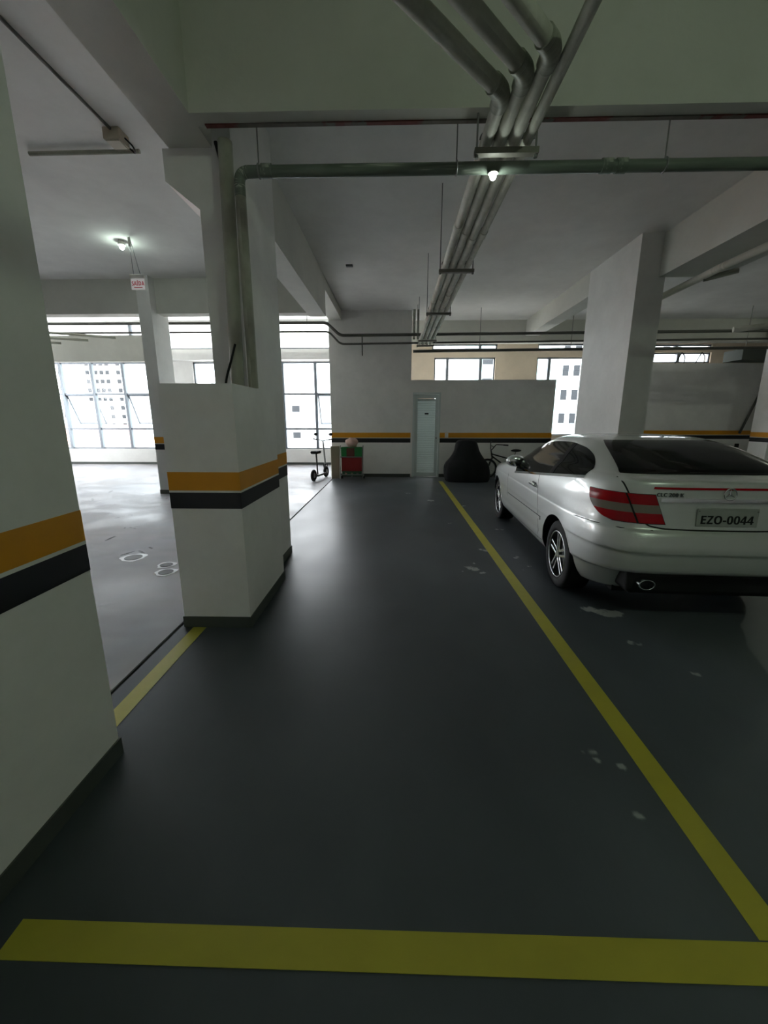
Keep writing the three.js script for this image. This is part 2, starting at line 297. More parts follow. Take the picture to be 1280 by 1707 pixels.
// ---------------------------------------------------------------- pipes
const pipeGroup = 'painted pipes running down the bay under the ceiling';
const TX = [0.6, 0.69, 0.78, 0.868], TY = 3.352, TR = [0.041, 0.041, 0.041, 0.034], TZ = [-2.80, -2.66, -2.52];
for (let i = 0; i < 4; i++) {
  const t = thing('ceiling_pipe', ['leftmost of the four pale pipes bundled under the ceiling, bending left overhead', 'second pale pipe from the left in the bundle, bending left overhead', 'third pale pipe from the left in the bundle, bending left overhead', 'thin rightmost pale pipe of the bundle, running straight overhead'][i], 'pipe', [0, 0, 0], 0, pipeGroup);
  if (i < 3) {
    mesh('pipe_run', rod(V(TX[i], TY, -10.75), V(TX[i], TY, TZ[i] - 0.03), TR[i], 20), M.pvc, t);
    mesh('pipe_run', rod(V(TX[i] - 0.05, TY, TZ[i] + 0.05), V(TX[i] - 3.2, TY, TZ[i] + 3.2), TR[i] * 1.08, 20), M.pvc, t);
    mesh('elbow', bentPipe([V(TX[i], TY, TZ[i] - 0.1), V(TX[i], TY, TZ[i]), V(TX[i] - 0.07, TY, TZ[i] + 0.07)], TR[i] + 0.011, 0.06), M.pvcGrey, t);
    for (const z of [-4.4 - i * 0.13, -7 + i * 0.2]) mesh('coupling', rod(V(TX[i], TY, z), V(TX[i], TY, z - 0.1), TR[i] + 0.006, 20), M.pvc, t);
  } else { mesh('pipe_run', rod(V(TX[i], TY, -10.75), V(TX[i], TY, 3), TR[i], 20), M.pvc, t); mesh('coupling', rod(V(TX[i], TY, -4.55), V(TX[i], TY, -4.67), TR[i] + 0.007, 20), M.pvc, t); }
}
for (const [k, z] of [-3.2, -5.45, -7.5, -9.95, -10.6].entries()) {
  const b = thing('pipe_hanger', ['steel bracket nearest the viewer under the pale pipe bundle', 'second steel bracket along the pale pipe bundle', 'third steel bracket along the pale pipe bundle', 'fourth steel bracket along the pale pipe bundle', 'farthest steel bracket at the end of the pale pipe bundle'][k], 'bracket', [0, 0, z], 0, 'hangers of the pipe bundle');
  mesh('channel', box(0.52, 0.94, 3.262, 3.298, -0.025, 0.025), M.bracket, b);
  for (const x of [0.535, 0.925]) { mesh('rod', rod(V(x, 3.25, 0), V(x, k ? CEIL : 3.5, 0), 0.006, 8), M.steel, b); mesh('nut', rod(V(x, 3.245, 0), V(x, 3.262, 0), 0.014, 6), M.steel, b); }
  TX.forEach((x, i) => { const g = new THREE.TorusGeometry(TR[i] + 0.005, 0.005, 6, 16, Math.PI); g.translate(x, TY, 0); mesh('clamp', g, M.steel, b); });
}
{
  const t = thing('hydrant_pipe', 'grey green pipe crossing the bay and dropping down the column', 'pipe');
  mesh('pipe_run', bentPipe([V(8, 3.26, -3.33), V(-1.115, 3.255, -3.33), V(-1.115, 3.1, -3.33)], 0.038, 0.07), M.hydrant, t); mesh('down_pipe', rod(V(-1.115, 3.12, -3.33), V(-1.115, 1.785, -3.33), 0.037, 20), M.pvcGrey, t);
  for (const x of [1.42, 1.52, -0.95, 3.0]) mesh('coupling', rod(V(x, 3.258, -3.33), V(x + 0.07, 3.258, -3.33), 0.045, 18), M.hydrant, t);
  for (const x of [-0.97, 0.42, 1.85, 3.6]) { const h = new THREE.Group(); h.name = 'hanger'; t.add(h); mesh('rod', rod(V(x, 3.3, -3.33), V(x, CEIL, -3.33), 0.005, 8), M.steel, h); const g = new THREE.TorusGeometry(0.042, 0.006, 6, 18); g.rotateY(Math.PI / 2); g.translate(x, 3.258, -3.33); mesh('ring', g, M.steel, h); }
  tag(mesh('drain_pipe', bentPipe([V(-1.225, 3.48, -3.4), V(-1.235, 1.785, -3.32)], 0.05), M.pvcGrey, scene), 'thick grey pipe standing on the boxed casing before the column', 'pipe');
  tag(mesh('cable', new THREE.TubeGeometry(new THREE.CatmullRomCurve3([V(-1.21, 2.1, -3.26), V(-1.24, 2.0, -3.25), V(-1.29, 1.86, -3.25), V(-1.31, 1.775, -3.25)]), 16, 0.009, 8), M.plastic, scene), 'thin dark cable leaving the thick pipe above the casing', 'cable');
  tag(mesh('cable', new THREE.TubeGeometry(new THREE.CatmullRomCurve3([V(-1.30, 3.49, -3.42), V(-1.275, 3.38, -3.42), V(-1.25, 3.25, -3.4)]), 12, 0.014, 8), M.plastic, scene), 'short black cable dropping from the beam to the thick pipe', 'cable');
}
{
  const zp = -10.9;
  const far = (name, pts, r, m, label, grp) => { const t = thing(name, label, 'pipe', [0, 0, 0], 0, grp); mesh('pipe_run', bentPipe(pts, r, 0.1), m, t); return t; };
  const a = far('service_pipe', [V(-12.4, 3.89, zp), V(-1.72, 3.88, zp), V(-1.38, 3.58, zp), V(12, 3.66, zp)], 0.036, M.darkPipe, 'upper dark pipe crossing the far end with a dropped step');
  const b = far('service_pipe', [V(-12.4, 3.67, zp), V(-1.66, 3.67, zp), V(-1.38, 3.38, zp), V(12, 3.48, zp)], 0.024, M.darkPipe, 'lower thin dark pipe crossing the far end with a dropped step');
  far('service_pipe', [V(0.45, 3.2, zp), V(4.45, 3.235, zp), V(9.8, 3.25, zp)], 0.035, M.darkPipe, 'lowest dark pipe running above the storage partition');
  for (const x of [-2.2, 2.1, 4.35, 8.6]) mesh('hanger', rod(V(x, 3.3, zp + 0.01), V(x, CEIL, zp + 0.01), 0.008, 8), M.steel, a);
  mesh('drop', rod(V(-0.83, 3.56, zp), V(-0.83, 3.1, zp), 0.014, 8), M.darkPipe, b);
  far('riser_pipe', [V(0.47, 4.19, -11.0), V(0.47, 3.5, -11.0)], 0.035, M.pvcGrey, 'left vertical pipe beside the top of the pier', 'risers beside the pier');
  far('riser_pipe', [V(0.57, 4.19, -11.0), V(0.57, 3.5, -11.0)], 0.028, M.pvcGrey, 'right vertical pipe beside the top of the pier', 'risers beside the pier');
  // right-hand pipes
  const r1 = far('drain_pipe', [V(4.3, 3.45, 2), V(4.3, 3.5, -6.1), V(4.3, 3.42, -9.5)], 0.05, M.pvc, 'pale pipe slung under the wide beam at right');
  mesh('branch', rod(V(4.3, 3.45, -6.4), V(4.62, 3.5, -6.2), 0.035), M.pvcGrey, r1);
  far('drain_pipe', [V(7.2, 3.75, -8.2), V(10.5, 3.95, -9.4)], 0.05, M.pvc, 'upper pale slanting pipe under the ceiling at right edge');
  far('drain_pipe', [V(7.4, 3.45, -9.8), V(9.6, 3.62, -9.0), V(11.9, 3.75, -8.2)], 0.06, M.pvc, 'lower pale slanting pipe under the ceiling at right edge');
  for (let k = 0; k < 3; k++) far('aisle_pipe', [V(-12.4, 3.52 - k * 0.08, -7.7 - k * 0.5), V(-6.9 - k * 0.7, 3.5 - k * 0.06, -10.6)], 0.03, M.pvcGrey, ['topmost grey pipe slanting over the aisle beside the nearest column', 'middle grey pipe slanting over the aisle beside the nearest column', 'lowest grey pipe slanting over the aisle beside the nearest column'][k], 'slanting aisle pipes');
}
// ---------------------------------------------------------------- lamps, sign, conduits
function bulb(name, x, y, z, cand, label, color = 0xeafff2, drop = 0.06, rad = 0.035) {
  const t = thing(name, label, 'lamp', [x, y, z]);
  mesh('base', cyl(rad * 1.1, rad * 1.5, drop), M.white, t).position.y = -drop / 2;
  const g = new THREE.SphereGeometry(rad, 20, 14); g.translate(0, -drop - rad * 0.8, 0);
  mesh('bulb', g, std(0xffffff, 0.4, { emissive: color, emissiveIntensity: 6 }), t);
  const l = new THREE.PointLight(color, cand); l.position.set(0, -drop - rad * 0.8, 0); l.castShadow = true; l.shadow.radius = 1.5; t.add(l);
  return t;
}
bulb('ceiling_lamp', -4.2, CEIL, -6.9, 0.09, 'small lit bulb on the aisle ceiling above the exit sign');
bulb('ceiling_lamp', 0.672, 3.218, -3.30, 0.03, 'small lit bulb under the pipe bundle by the green pipe', 0xf2fff4, 0.012, 0.022);
bulb('ceiling_lamp', 8.6, CEIL, -7.6, 0.8, 'small lit bulb on the ceiling over the bays right of the car', 0xf4ffe8);
for (const [x, z, s] of [[2.2, 0.9, 'over the bay']]) bulb('ceiling_lamp', x, CEIL, z, 1.05, 'small lit bulb on the ceiling behind the viewer ' + s, 0xe4ffdc);
{
  const t = thing('exit_sign', 'white exit sign with red lettering hanging over the aisle', 'sign', [-3.9, 3.46, -6.7]);
  mesh('light_bar', rbox(0.22, 0.05, 0.05, 0.012, 0, 0.185, 0), M.white, t);
  const c = document.createElement('canvas'); c.width = 256; c.height = 160; const x = c.getContext('2d');
  x.fillStyle = '#f4efee'; x.fillRect(0, 0, 256, 160); x.fillStyle = '#b4001c'; x.font = 'bold 86px sans-serif'; x.textAlign = 'center'; x.fillText('SAÍDA', 128, 98, 236); x.fillRect(50, 120, 156, 12);
  const ct = new THREE.CanvasTexture(c); ct.colorSpace = THREE.SRGBColorSpace;
  mesh('panel', box(-0.105, 0.105, 0, 0.15, -0.006, 0.004), M.white, t);
  const f = new THREE.PlaneGeometry(0.21, 0.15); f.translate(0, 0.075, 0.0055); mesh('panel_print', f, std(0xffffff, 0.5, { map: ct, emissive: 0xffffff, emissiveMap: ct, emissiveIntensity: 0.07 }), t);
  mesh('wire', rod(V(-0.05, 0.21, 0), V(-0.09, 0.73, -0.05), 0.004, 6), M.steel, t); mesh('wire', rod(V(0.05, 0.21, 0), V(-0.06, 0.73, -0.02), 0.004, 6), M.steel, t);
  mesh('clip', rbox(0.03, 0.12, 0.03, 0.006, -0.075, 0.66, -0.03), M.white, t);
}
{
  const b = thing('junction_box', 'beige electrical junction box on the aisle ceiling with conduits', 'box', [-2.66, CEIL - 0.001, -4.5]);
  mesh('body', rbox(0.16, 0.1, 0.16, 0.01, 0, -0.05, 0), std(0xb9b09a, 0.6), b); mesh('cover', rbox(0.13, 0.012, 0.13, 0.004, 0, -0.104, 0), std(0xc9c2b0, 0.6), b);
  mesh('lead', new THREE.TubeGeometry(new THREE.CatmullRomCurve3([V(0.08, -0.05, 0), V(0.12, -0.09, -0.05), V(0.09, -0.1, -0.14), V(0.03, -0.05, -0.16)]), 14, 0.008, 6), M.plastic, b);
  tag(mesh('conduit', rod(V(-2.68, CEIL - 0.02, -2.4), V(-2.66, CEIL - 0.02, -4.42), 0.014, 12), M.darkPipe, scene), 'dark conduit on the aisle ceiling leading to the junction box', 'conduit');
  tag(mesh('conduit', rod(V(-3.72, CEIL - 0.03, -4.75), V(-2.58, CEIL - 0.03, -4.74), 0.02, 12), M.pvcGrey, scene), 'pale conduit on the aisle ceiling beyond the junction box', 'conduit');
  tag(mesh('ceiling_vent', rbox(0.12, 0.02, 0.09, 0.005, -0.82, CEIL - 0.01, -8.0), M.plastic, scene), 'small black fitting on the bay ceiling', 'fitting');
  tag(mesh('wall_switch', rbox(0.09, 0.12, 0.02, 0.005, 1.38, 1.12, ZP + 0.014), M.white, scene), 'small white switch box on the stripe beside the louvred door', 'switch');
  tag(mesh('wall_outlet', rbox(0.12, 0.12, 0.04, 0.01, 10.85, 0.72, -13.38), M.plastic, scene), 'small black outlet on the right back partition', 'outlet');
  tag(mesh('conduit', rod(V(11.5, 3.15, -13.36), V(10.85, 1.1, -13.36), 0.035, 10), M.darkPipe, scene), 'dark slanting conduit on the right back partition', 'conduit');
  tag(mesh('air_duct', box(9.9, 12, 3.2, 3.5, -12.6, -13.3), std(0x596058, 0.7), scene), 'dark green grey duct lying along the top of the right partition', 'duct');
  for (const [k, x] of [8.75, 9.35].entries()) { const t = thing('wire_stand', ['left bent wire bracket on top of the right partition', 'right bent wire bracket on top of the right partition'][k], 'bracket', [x, 3.2, -13.45]); mesh('arm', rod(V(-0.16, 0, 0), V(0, 0.32, 0), 0.014, 8), M.plastic, t); mesh('arm', new THREE.TubeGeometry(new THREE.CatmullRomCurve3([V(0, 0.32, 0), V(0.1, 0.2, 0), V(0.1, 0, 0)]), 10, 0.014, 8), M.plastic, t); }
}
// manhole lids in the aisle floor
for (const [x, z, r, l] of [[-2.98, -4.36, 0.135, 'round dark lid with white collar, the farther one alone in the aisle floor'], [-2.47, -4.13, 0.095, 'small dark lid with white collar, upper of the pair near the casing'], [-2.36, -3.92, 0.105, 'small dark lid with white collar, lower of the pair near the casing']]) {
  const t = thing('drain_cover', l, 'drain cover', [x, 0, z], 0, 'drain covers in the aisle floor');
  const ring = new THREE.RingGeometry(r * 0.66, r, 36, 1); ring.rotateX(-Math.PI / 2); const p = ring.attributes.position;
  for (let i = 0; i < p.count; i++) { const a = Math.atan2(p.getZ(i), p.getX(i)), q = Math.hypot(p.getX(i), p.getZ(i)); if (q > r * 0.9) { const s = 1 + 0.09 * Math.sin(a * 3 + x * 9) + 0.05 * Math.sin(a * 7); p.setXYZ(i, p.getX(i) * s, p.getY(i), p.getZ(i) * s); } }
  ring.translate(0, 0.0025, 0); mesh('collar', ring, std(0xe9ecef, 0.4), t);
  const lid = cyl(r * 0.68, r * 0.68, 0.006, 32); lid.translate(0, 0.003, 0); mesh('lid', lid, std(0x3c3e3f, 0.6), t);
}

// ---------------------------------------------------------------- silver coupe
function pchip(xs, ys) {
  const n = xs.length, h = [], d = [], m = new Array(n).fill(0);
  for (let i = 0; i < n - 1; i++) { h[i] = xs[i + 1] - xs[i]; d[i] = (ys[i + 1] - ys[i]) / h[i]; }
  m[0] = d[0]; m[n - 1] = d[n - 2];
  for (let i = 1; i < n - 1; i++) if (d[i - 1] * d[i] > 0) { const a = 2 * h[i] + h[i - 1], b = h[i] + 2 * h[i - 1]; m[i] = (a + b) / (a / d[i - 1] + b / d[i]); }
  return (x) => {
    if (x <= xs[0]) return ys[0]; if (x >= xs[n - 1]) return ys[n - 1];
    let i = 0; while (x > xs[i + 1]) i++;
    const t = (x - xs[i]) / h[i], t2 = t * t, t3 = t2 * t;
    return (2 * t3 - 3 * t2 + 1) * ys[i] + (t3 - 2 * t2 + t) * h[i] * m[i] + (-2 * t3 + 3 * t2) * ys[i + 1] + (t3 - t2) * h[i] * m[i + 1];
  };
}
{
  // height, rear end, front end (distance ahead of the rear axle), half width, squareness of the outline
  const T = [
    [0.24, -0.58, 3.20, 0.775, 7], [0.30, -0.62, 3.30, 0.815, 7], [0.37, -0.66, 3.40, 0.838, 7], [0.42, -0.70, 3.42, 0.843, 7], [0.445, -0.84, 3.44, 0.847, 7], [0.465, -0.925, 3.45, 0.85, 6.5],
    [0.49, -0.955, 3.46, 0.853, 6.3], [0.56, -0.968, 3.46, 0.857, 6.3], [0.615, -0.972, 3.465, 0.86, 6.2], [0.63, -0.985, 3.465, 0.862, 6.2], [0.65, -0.985, 3.465, 0.862, 6.2], [0.70, -0.975, 3.46, 0.862, 6.2], [0.77, -0.95, 3.43, 0.86, 6], [0.785, -0.925, 3.41, 0.857, 6], [0.80, -0.915, 3.38, 0.857, 6],
    [0.85, -0.905, 3.24, 0.855, 5.8], [0.90, -0.90, 2.98, 0.85, 5.6], [0.95, -0.895, 2.62, 0.842, 5.5], [1.00, -0.892, 2.20, 0.828, 5.4], [1.05, -0.888, 1.98, 0.808, 5.2],
    [1.09, -0.885, 1.86, 0.785, 5.2], [1.115, -0.88, 1.80, 0.765, 5.2], [1.13, -0.855, 1.76, 0.752, 5.2], [1.14, -0.76, 1.73, 0.743, 5.4], [1.15, -0.66, 1.70, 0.735, 5.6], [1.18, -0.57, 1.62, 0.716, 6],
    [1.22, -0.45, 1.52, 0.692, 6], [1.26, -0.32, 1.41, 0.664, 6], [1.30, -0.18, 1.29, 0.632, 6], [1.335, -0.04, 1.17, 0.598, 5.6], [1.36, 0.08, 1.07, 0.56, 5], [1.38, 0.24, 0.98, 0.50, 4.4], [1.392, 0.40, 0.93, 0.40, 4], [1.398, 0.54, 0.89, 0.26, 3.6], [1.40, 0.66, 0.83, 0.1, 3],
  ];
  for (const r of T) if (r[1] < -0.5) r[1] = -0.5 + (r[1] + 0.5) * 0.86;
  const ys = T.map((r) => r[0]), fr = pchip(ys, T.map((r) => r[1])), ff = pchip(ys, T.map((r) => r[2])), fw = pchip(ys, T.map((r) => r[3])), fn = pchip(ys, T.map((r) => r[4]));
  // s runs from 0 at the middle of the tail round the left side (1..3) to 4 at the middle of the nose; negative s is the right side
  function S(s, y, off = 0) {
    const side = s < 0 ? 1 : -1, t = Math.abs(s); let a, b;
    if (t <= 1) { a = t; b = -1; } else if (t <= 3) { a = 1; b = t - 2; } else { a = 4 - t; b = 1; }
    const n = fn(y), k = Math.pow(Math.pow(Math.abs(a), n) + Math.pow(Math.abs(b), n), -1 / n), r = fr(y), f = ff(y), c = (r + f) / 2, h = (f - r) / 2;
    const p = V(side * fw(y) * a * k, y, -(c + h * b * k));
    if (off) { const e = 0.004, q = S(s + e, y), v = S(s, y + e), nn = q.sub(p.clone()).cross(v.sub(p.clone())).normalize(); if (nn.dot(V(p.x, (y - 0.75) * 0.6, p.z + c)) < 0) nn.negate(); p.addScaledVector(nn, off); }
    return p;
  }
  function sOf(l, y) { let a = 1, b = 3; for (let i = 0; i < 40; i++) { const m = (a + b) / 2; if (-S(m, y).z < l) a = m; else b = m; } return (a + b) / 2; }
  function sOfX(x, y) { let a = 0, b = 1; for (let i = 0; i < 40; i++) { const m = (a + b) / 2; if (Math.abs(S(m, y).x) < x) a = m; else b = m; } return (a + b) / 2; }
  // a sheet on the body: for each height, from s0(y) to s1(y); rim turned in
  function patch(y0, y1, s0, s1, off = 0.004, nu = 24, nv = 20, mirror = false, rim = 0.01) {
    const pos = [], idx = [], R = nv + 3, C = nu + 3;
    for (let j = 0; j < R; j++) for (let i = 0; i < C; i++) {
      const v = clamp((j - 1) / nv), u = clamp((i - 1) / nu), y = lerp(y0, y1, v), edge = j === 0 || i === 0 || j === R - 1 || i === C - 1;
      const p = S((mirror ? -1 : 1) * lerp(s0(y), s1(y), u), y, edge ? off - rim : off); pos.push(p.x, p.y, p.z);
    }
    for (let j = 0; j < R - 1; j++) for (let i = 0; i < C - 1; i++) { const a = j * C + i, b = a + 1, c = a + C, d = c + 1; mirror ? idx.push(a, c, b, b, c, d) : idx.push(a, b, c, b, d, c); }
    const g = new THREE.BufferGeometry(); g.setAttribute('position', new THREE.Float32BufferAttribute(pos, 3)); g.setIndex(idx); return toCreasedNormals(g, 0.7);
  }
  const car = thing('car', 'silver two-door coupe parked in the right bay, seen from behind', 'car', [2.33, 0, -3.64], -0.048);
  const paint = phys(0xe0e2e0, 0.36, { metalness: 0.42, clearcoat: 1, clearcoatRoughness: 0.03 });
  const tint = phys(0x050606, 0.06, { specularIntensity: 0.3 });
  const red = phys(0xb00010, 0.2, { specularIntensity: 0.7 }), clear = phys(0x8a7d72, 0.2, {}), darkTrim = std(0x0c0d0e, 0.55), darkChrome = std(0x6d7072, 0.3, { metalness: 0.7 }), pillarTrim = std(0x060607, 0.95);
  // body shell
  const NU = 200, yl = []; for (let i = 0; i < T.length - 1; i++) { const n = Math.max(2, Math.ceil((T[i + 1][0] - T[i][0]) / 0.014)); for (let k = 0; k < n; k++) yl.push(lerp(T[i][0], T[i + 1][0], k / n)); } yl.push(1.4);
  const pos = [], idx = [];
  yl.forEach((y) => { for (let i = 0; i < NU; i++) { const s = -4 + 8 * i / NU, p = S(s, y); pos.push(p.x, p.y, p.z); } });
  for (let j = 0; j < yl.length - 1; j++) for (let i = 0; i < NU; i++) { const a = j * NU + i, b = j * NU + (i + 1) % NU, c = a + NU, d = b + NU; idx.push(a, c, b, b, c, d); }
  const c0 = pos.length / 3; pos.push(0, 0.24, -1.3); for (let i = 0; i < NU; i++) idx.push(c0, i, (i + 1) % NU);
  const c1 = pos.length / 3, top = (yl.length - 1) * NU; pos.push(0, 1.4015, -0.79); for (let i = 0; i < NU; i++) idx.push(c1, top + (i + 1) % NU, top + i);
  let shell = new THREE.BufferGeometry(); shell.setAttribute('position', new THREE.Float32BufferAttribute(pos, 3)); shell.setIndex(idx); shell.computeVertexNormals();
  { // make the faces point outwards
    const n = shell.attributes.normal, p = shell.attributes.position, k = Math.floor(yl.length * 0.4) * NU; if (n.getX(k + NU * 0.25) * p.getX(k + NU * 0.25) < 0) { const ix = shell.index.array; for (let i = 0; i < ix.length; i += 3) { const t = ix[i]; ix[i] = ix[i + 1]; ix[i + 1] = t; } shell.computeVertexNormals(); }
  }
  const ev = new Evaluator(); ev.attributes = ['position', 'normal']; ev.useGroups = true;
  let body = new Brush(shell, paint); body.updateMatrixWorld();
  const cut = (g) => { const b = new Brush(g, darkTrim); b.updateMatrixWorld(); body = ev.evaluate(body, b, SUBTRACTION); };
  for (const [l, r] of [[0, 0.362], [2.715, 0.362]]) for (const sd of [-1, 1]) { const g = cyl(r, r, 0.32, 48); g.rotateZ(Math.PI / 2); g.translate(sd * 0.76, 0.325, -l); cut(g); }
  // real gaps: door edges, boot lid, filler line
  const groove = (pts, r = 0.0045) => cut(new THREE.TubeGeometry(new THREE.CatmullRomCurve3(pts, false, 'catmullrom', 0.2), pts.length * 6, r, 6));
  const onSide = (l, y, m) => { const p = S(sOf(l, y), y); if (m) p.x *= -1; return p; };
  for (const m of [false, true]) {
    groove([[0.64, 1.08], [0.62, 0.95], [0.56, 0.75], [0.50, 0.55], [0.50, 0.40], [0.56, 0.31]].map(([l, y]) => onSide(l, y, m)));
    groove([[1.93, 0.98], [1.95, 0.8], [1.95, 0.55], [1.93, 0.31]].map(([l, y]) => onSide(l, y, m)));
    groove([[0.40, 0.33], [0.8, 0.32], [1.9, 0.31]].map(([l, y]) => onSide(l, y, m)), 0.003);
    const rear = (x, y) => { const p = S(sOfX(x, y), y); if (m) p.x *= -1; return p; };
    groove([[0.66, 1.135], [0.645, 1.10], [0.625, 1.04], [0.585, 0.93], [0.55, 0.86], [0.5, 0.815], [0.4, 0.797], [0.2, 0.792], [-0.001, 0.791]].map(([x, y]) => rear(Math.max(x, 0.0005), y)), 0.006);
    groove([[1.22, 0.775], [1.1, 0.782], [1.0, 0.784], [0.8, 0.784], [0.55, 0.784]].map(([s, y]) => { const p = S(s, y); if (m) p.x *= -1; return p; }), 0.004);
  }
  const bodyMesh = mesh('body', body.geometry, body.material, car);
  tag(bodyMesh, 'silver painted body shell');
  // windows
  const half = (f) => f;
  const sideLo = (l) => 0.905 + (1.5 - l) * 0.105;      // rising waistline
  // side glass: heights along the length, from the mirror to the quarter
  const glassTop = pchip([-0.36, -0.30, -0.15, 0.1, 0.45, 0.8, 1.1, 1.35, 1.62], [1.13, 1.19, 1.255, 1.305, 1.325, 1.315, 1.27, 1.20, 1.06]);
  function strip(l0, l1, lo, hi, off, mat, name, parent, mirror, n = 40, m = 12) { // sheet between two curves along the side
    const p = [], ix = [];
    for (let i = 0; i <= n + 2; i++) for (let j = 0; j <= m + 2; j++) {
      const u = clamp((i - 1) / n), v = clamp((j - 1) / m), l = lerp(l0, l1, u), a = lo(l), b = Math.max(hi(l), a + 0.002), y = lerp(a, b, v), edge = i === 0 || j === 0 || i === n + 2 || j === m + 2;
      const q = S(sOf(l, y), y, edge ? off - 0.01 : off); p.push(mirror ? -q.x : q.x, q.y, q.z);
    }
    const C = m + 3; for (let i = 0; i < n + 2; i++) for (let j = 0; j < C - 1; j++) { const a = i * C + j, b = a + C; mirror ? ix.push(a, b, a + 1, b, b + 1, a + 1) : ix.push(a, a + 1, b, b, a + 1, b + 1); }
    const g = new THREE.BufferGeometry(); g.setAttribute('position', new THREE.Float32BufferAttribute(p, 3)); g.setIndex(ix); return mesh(name, toCreasedNormals(g, 0.7), mat, parent);
  }
  for (const m of [false, true]) {
    strip(0.34, 1.58, sideLo, glassTop, 0.004, tint, 'door_window', car, m);
    strip(-0.33, 0.30, sideLo, glassTop, 0.004, tint, 'quarter_window', car, m, 24);
    strip(0.275, 0.365, sideLo, glassTop, 0.0065, pillarTrim, 'window_pillar', car, m, 6);
    strip(-0.34, 1.6, (l) => sideLo(l) - 0.022, (l) => sideLo(l) + 0.002, 0.008, M.chrome, 'waist_trim', car, m, 30, 3);
    strip(0.42, 1.9, (l) => 0.545 - 0.01 * l, (l) => 0.575 - 0.01 * l, 0.009, paint, 'side_moulding', car, m, 24, 3);
    strip(0.42, 1.9, (l) => 0.575 - 0.01 * l, (l) => 0.583 - 0.01 * l, 0.003, darkTrim, 'moulding_shadow_gap', car, m, 24, 2).name = 'moulding_gasket';
    // handle and mirror
    const hp = S(sOf(0.73, 0.86), 0.86), h = new THREE.Group(); h.name = 'door_handle'; h.position.set(m ? -hp.x : hp.x, 0.86, hp.z); car.add(h);
    mesh('grip', rbox(0.028, 0.03, 0.19, 0.012, (m ? 1 : -1) * 0.022, 0.004, 0), M.chrome, h); mesh('cup', rbox(0.02, 0.05, 0.12, 0.009), darkTrim, h);
    const mr = new THREE.Group(); mr.name = 'door_mirror'; mr.position.set((m ? 1 : -1) * 0.87, 1.03, -1.56); car.add(mr);
    const mg = new THREE.SphereGeometry(1, 20, 14); mg.scale(0.115, 0.075, 0.07); mesh('mirror_cap', mg, paint, mr);
    const gl = new THREE.SphereGeometry(1, 18, 12); gl.scale(0.098, 0.06, 0.02); gl.translate(0, 0, 0.06); mesh('mirror_glass', gl, M.chrome, mr); mesh('mirror_arm', rbox(0.1, 0.035, 0.05, 0.012, (m ? -1 : 1) * 0.085, -0.045, 0.0), darkTrim, mr);
  }
  // rear and front screens: sheets between two s values
  const rearGlass = patch(1.152, 1.362, (y) => -0.88, (y) => 0.88, 0.004, 40, 30); mesh('rear_window', rearGlass, tint, car);
  const frontGlass = patch(1.06, 1.37, (y) => 3.12, (y) => 4.88 - 0.0, 0.004, 40, 20);
  { const g = []; for (const m of [false, true]) g.push(patch(1.06, 1.36, (y) => 3.14, (y) => 4, 0.004, 24, 20, m)); mesh('windscreen', merge(g), tint, car); }
  // tail lamps, wrapped round the corners
  for (const m of [false, true]) {
    const t = new THREE.Group(); t.name = 'tail_lamp'; car.add(t);
    const sIn = (y) => sOfX(lerp(0.40, 0.475, (y - 0.83) / 0.2), y), seam = (y) => sOfX(lerp(0.565, 0.635, (y - 0.83) / 0.2), y), sOut = (y) => lerp(0.86, 1.2, Math.pow(clamp((y - 0.83) / 0.2), 0.55));
    mesh('lamp_seal', patch(0.825, 1.035, (y) => sIn(y) - 0.006, (y) => sOut(y) + 0.004, 0.004, 30, 12, m), darkTrim, t);
    for (const [a, b, mt, nm] of [[0.96, 1.03, red, 'red_lens'], [0.90, 0.96, clear, 'clear_lens'], [0.83, 0.90, red, 'red_lens']]) {
      mesh(nm, patch(a, b, sIn, (y) => seam(y) - 0.008, 0.008, 10, 6, m), mt, t);
      mesh(nm, patch(a, b, (y) => seam(y) + 0.008, sOut, 0.009, 24, 6, m), mt, t);
    }
  }
  const tl = (y) => S(0.0001, y);
  mesh('brake_light_strip', patch(1.072, 1.087, () => -0.62, () => 0.62, 0.006, 30, 2), red, car);
  mesh('boot_trim', patch(0.985, 1.012, (y) => -sOfX(0.44, y), (y) => sOfX(0.44, y), 0.012, 30, 3), M.chrome, car);
  // plate recess surround, plate and letters
  const plate = new THREE.Group(); plate.name = 'number_plate'; plate.position.set(0, 0.885, tl(0.885).z + 0.008); car.add(plate);
  mesh('plate_panel', rbox(0.40, 0.13, 0.012, 0.005), std(0xa9aca8, 0.45), plate);
  const letter = (str, size, d, mat, name, parent, x, y, z, cx = true) => { const g = new TextGeometry(str, { font: FONT, size, depth: d, curveSegments: 4, bevelEnabled: false }); g.computeBoundingBox(); const bb = g.boundingBox; g.translate((cx ? -(bb.min.x + bb.max.x) / 2 : 0) + x, y, z); return mesh(name, g, mat, parent); };
  letter('EZO-0044', 0.059, 0.002, std(0x15171a, 0.6), 'plate_lettering', plate, 0, -0.045, 0.006).scale.x = 0.98;
  for (const x of [-0.19, 0.19]) { const g = cyl(0.005, 0.005, 0.004, 10); g.rotateX(Math.PI / 2); g.translate(x, 0.045, 0.008); mesh('plate_screw', g, M.steel, plate); }
  { const a = S(sOfX(0.30, 1.04), 1.04), b = S(sOfX(0.46, 1.04), 1.04), t = letter('CLC 200 K', 0.027, 0.004, darkChrome, 'badge_lettering', car, 0, -0.014, 0); t.position.set(-0.383, 1.036, (a.z + b.z) / 2 + 0.007); t.rotation.y = -Math.atan2(a.z - b.z, 0.16); }
  const star = new THREE.Group(); star.name = 'boot_emblem'; star.position.set(0, 1.045, tl(1.045).z + 0.012); car.add(star);
  mesh('ring', new THREE.TorusGeometry(0.04, 0.0045, 8, 28), M.chrome, star);
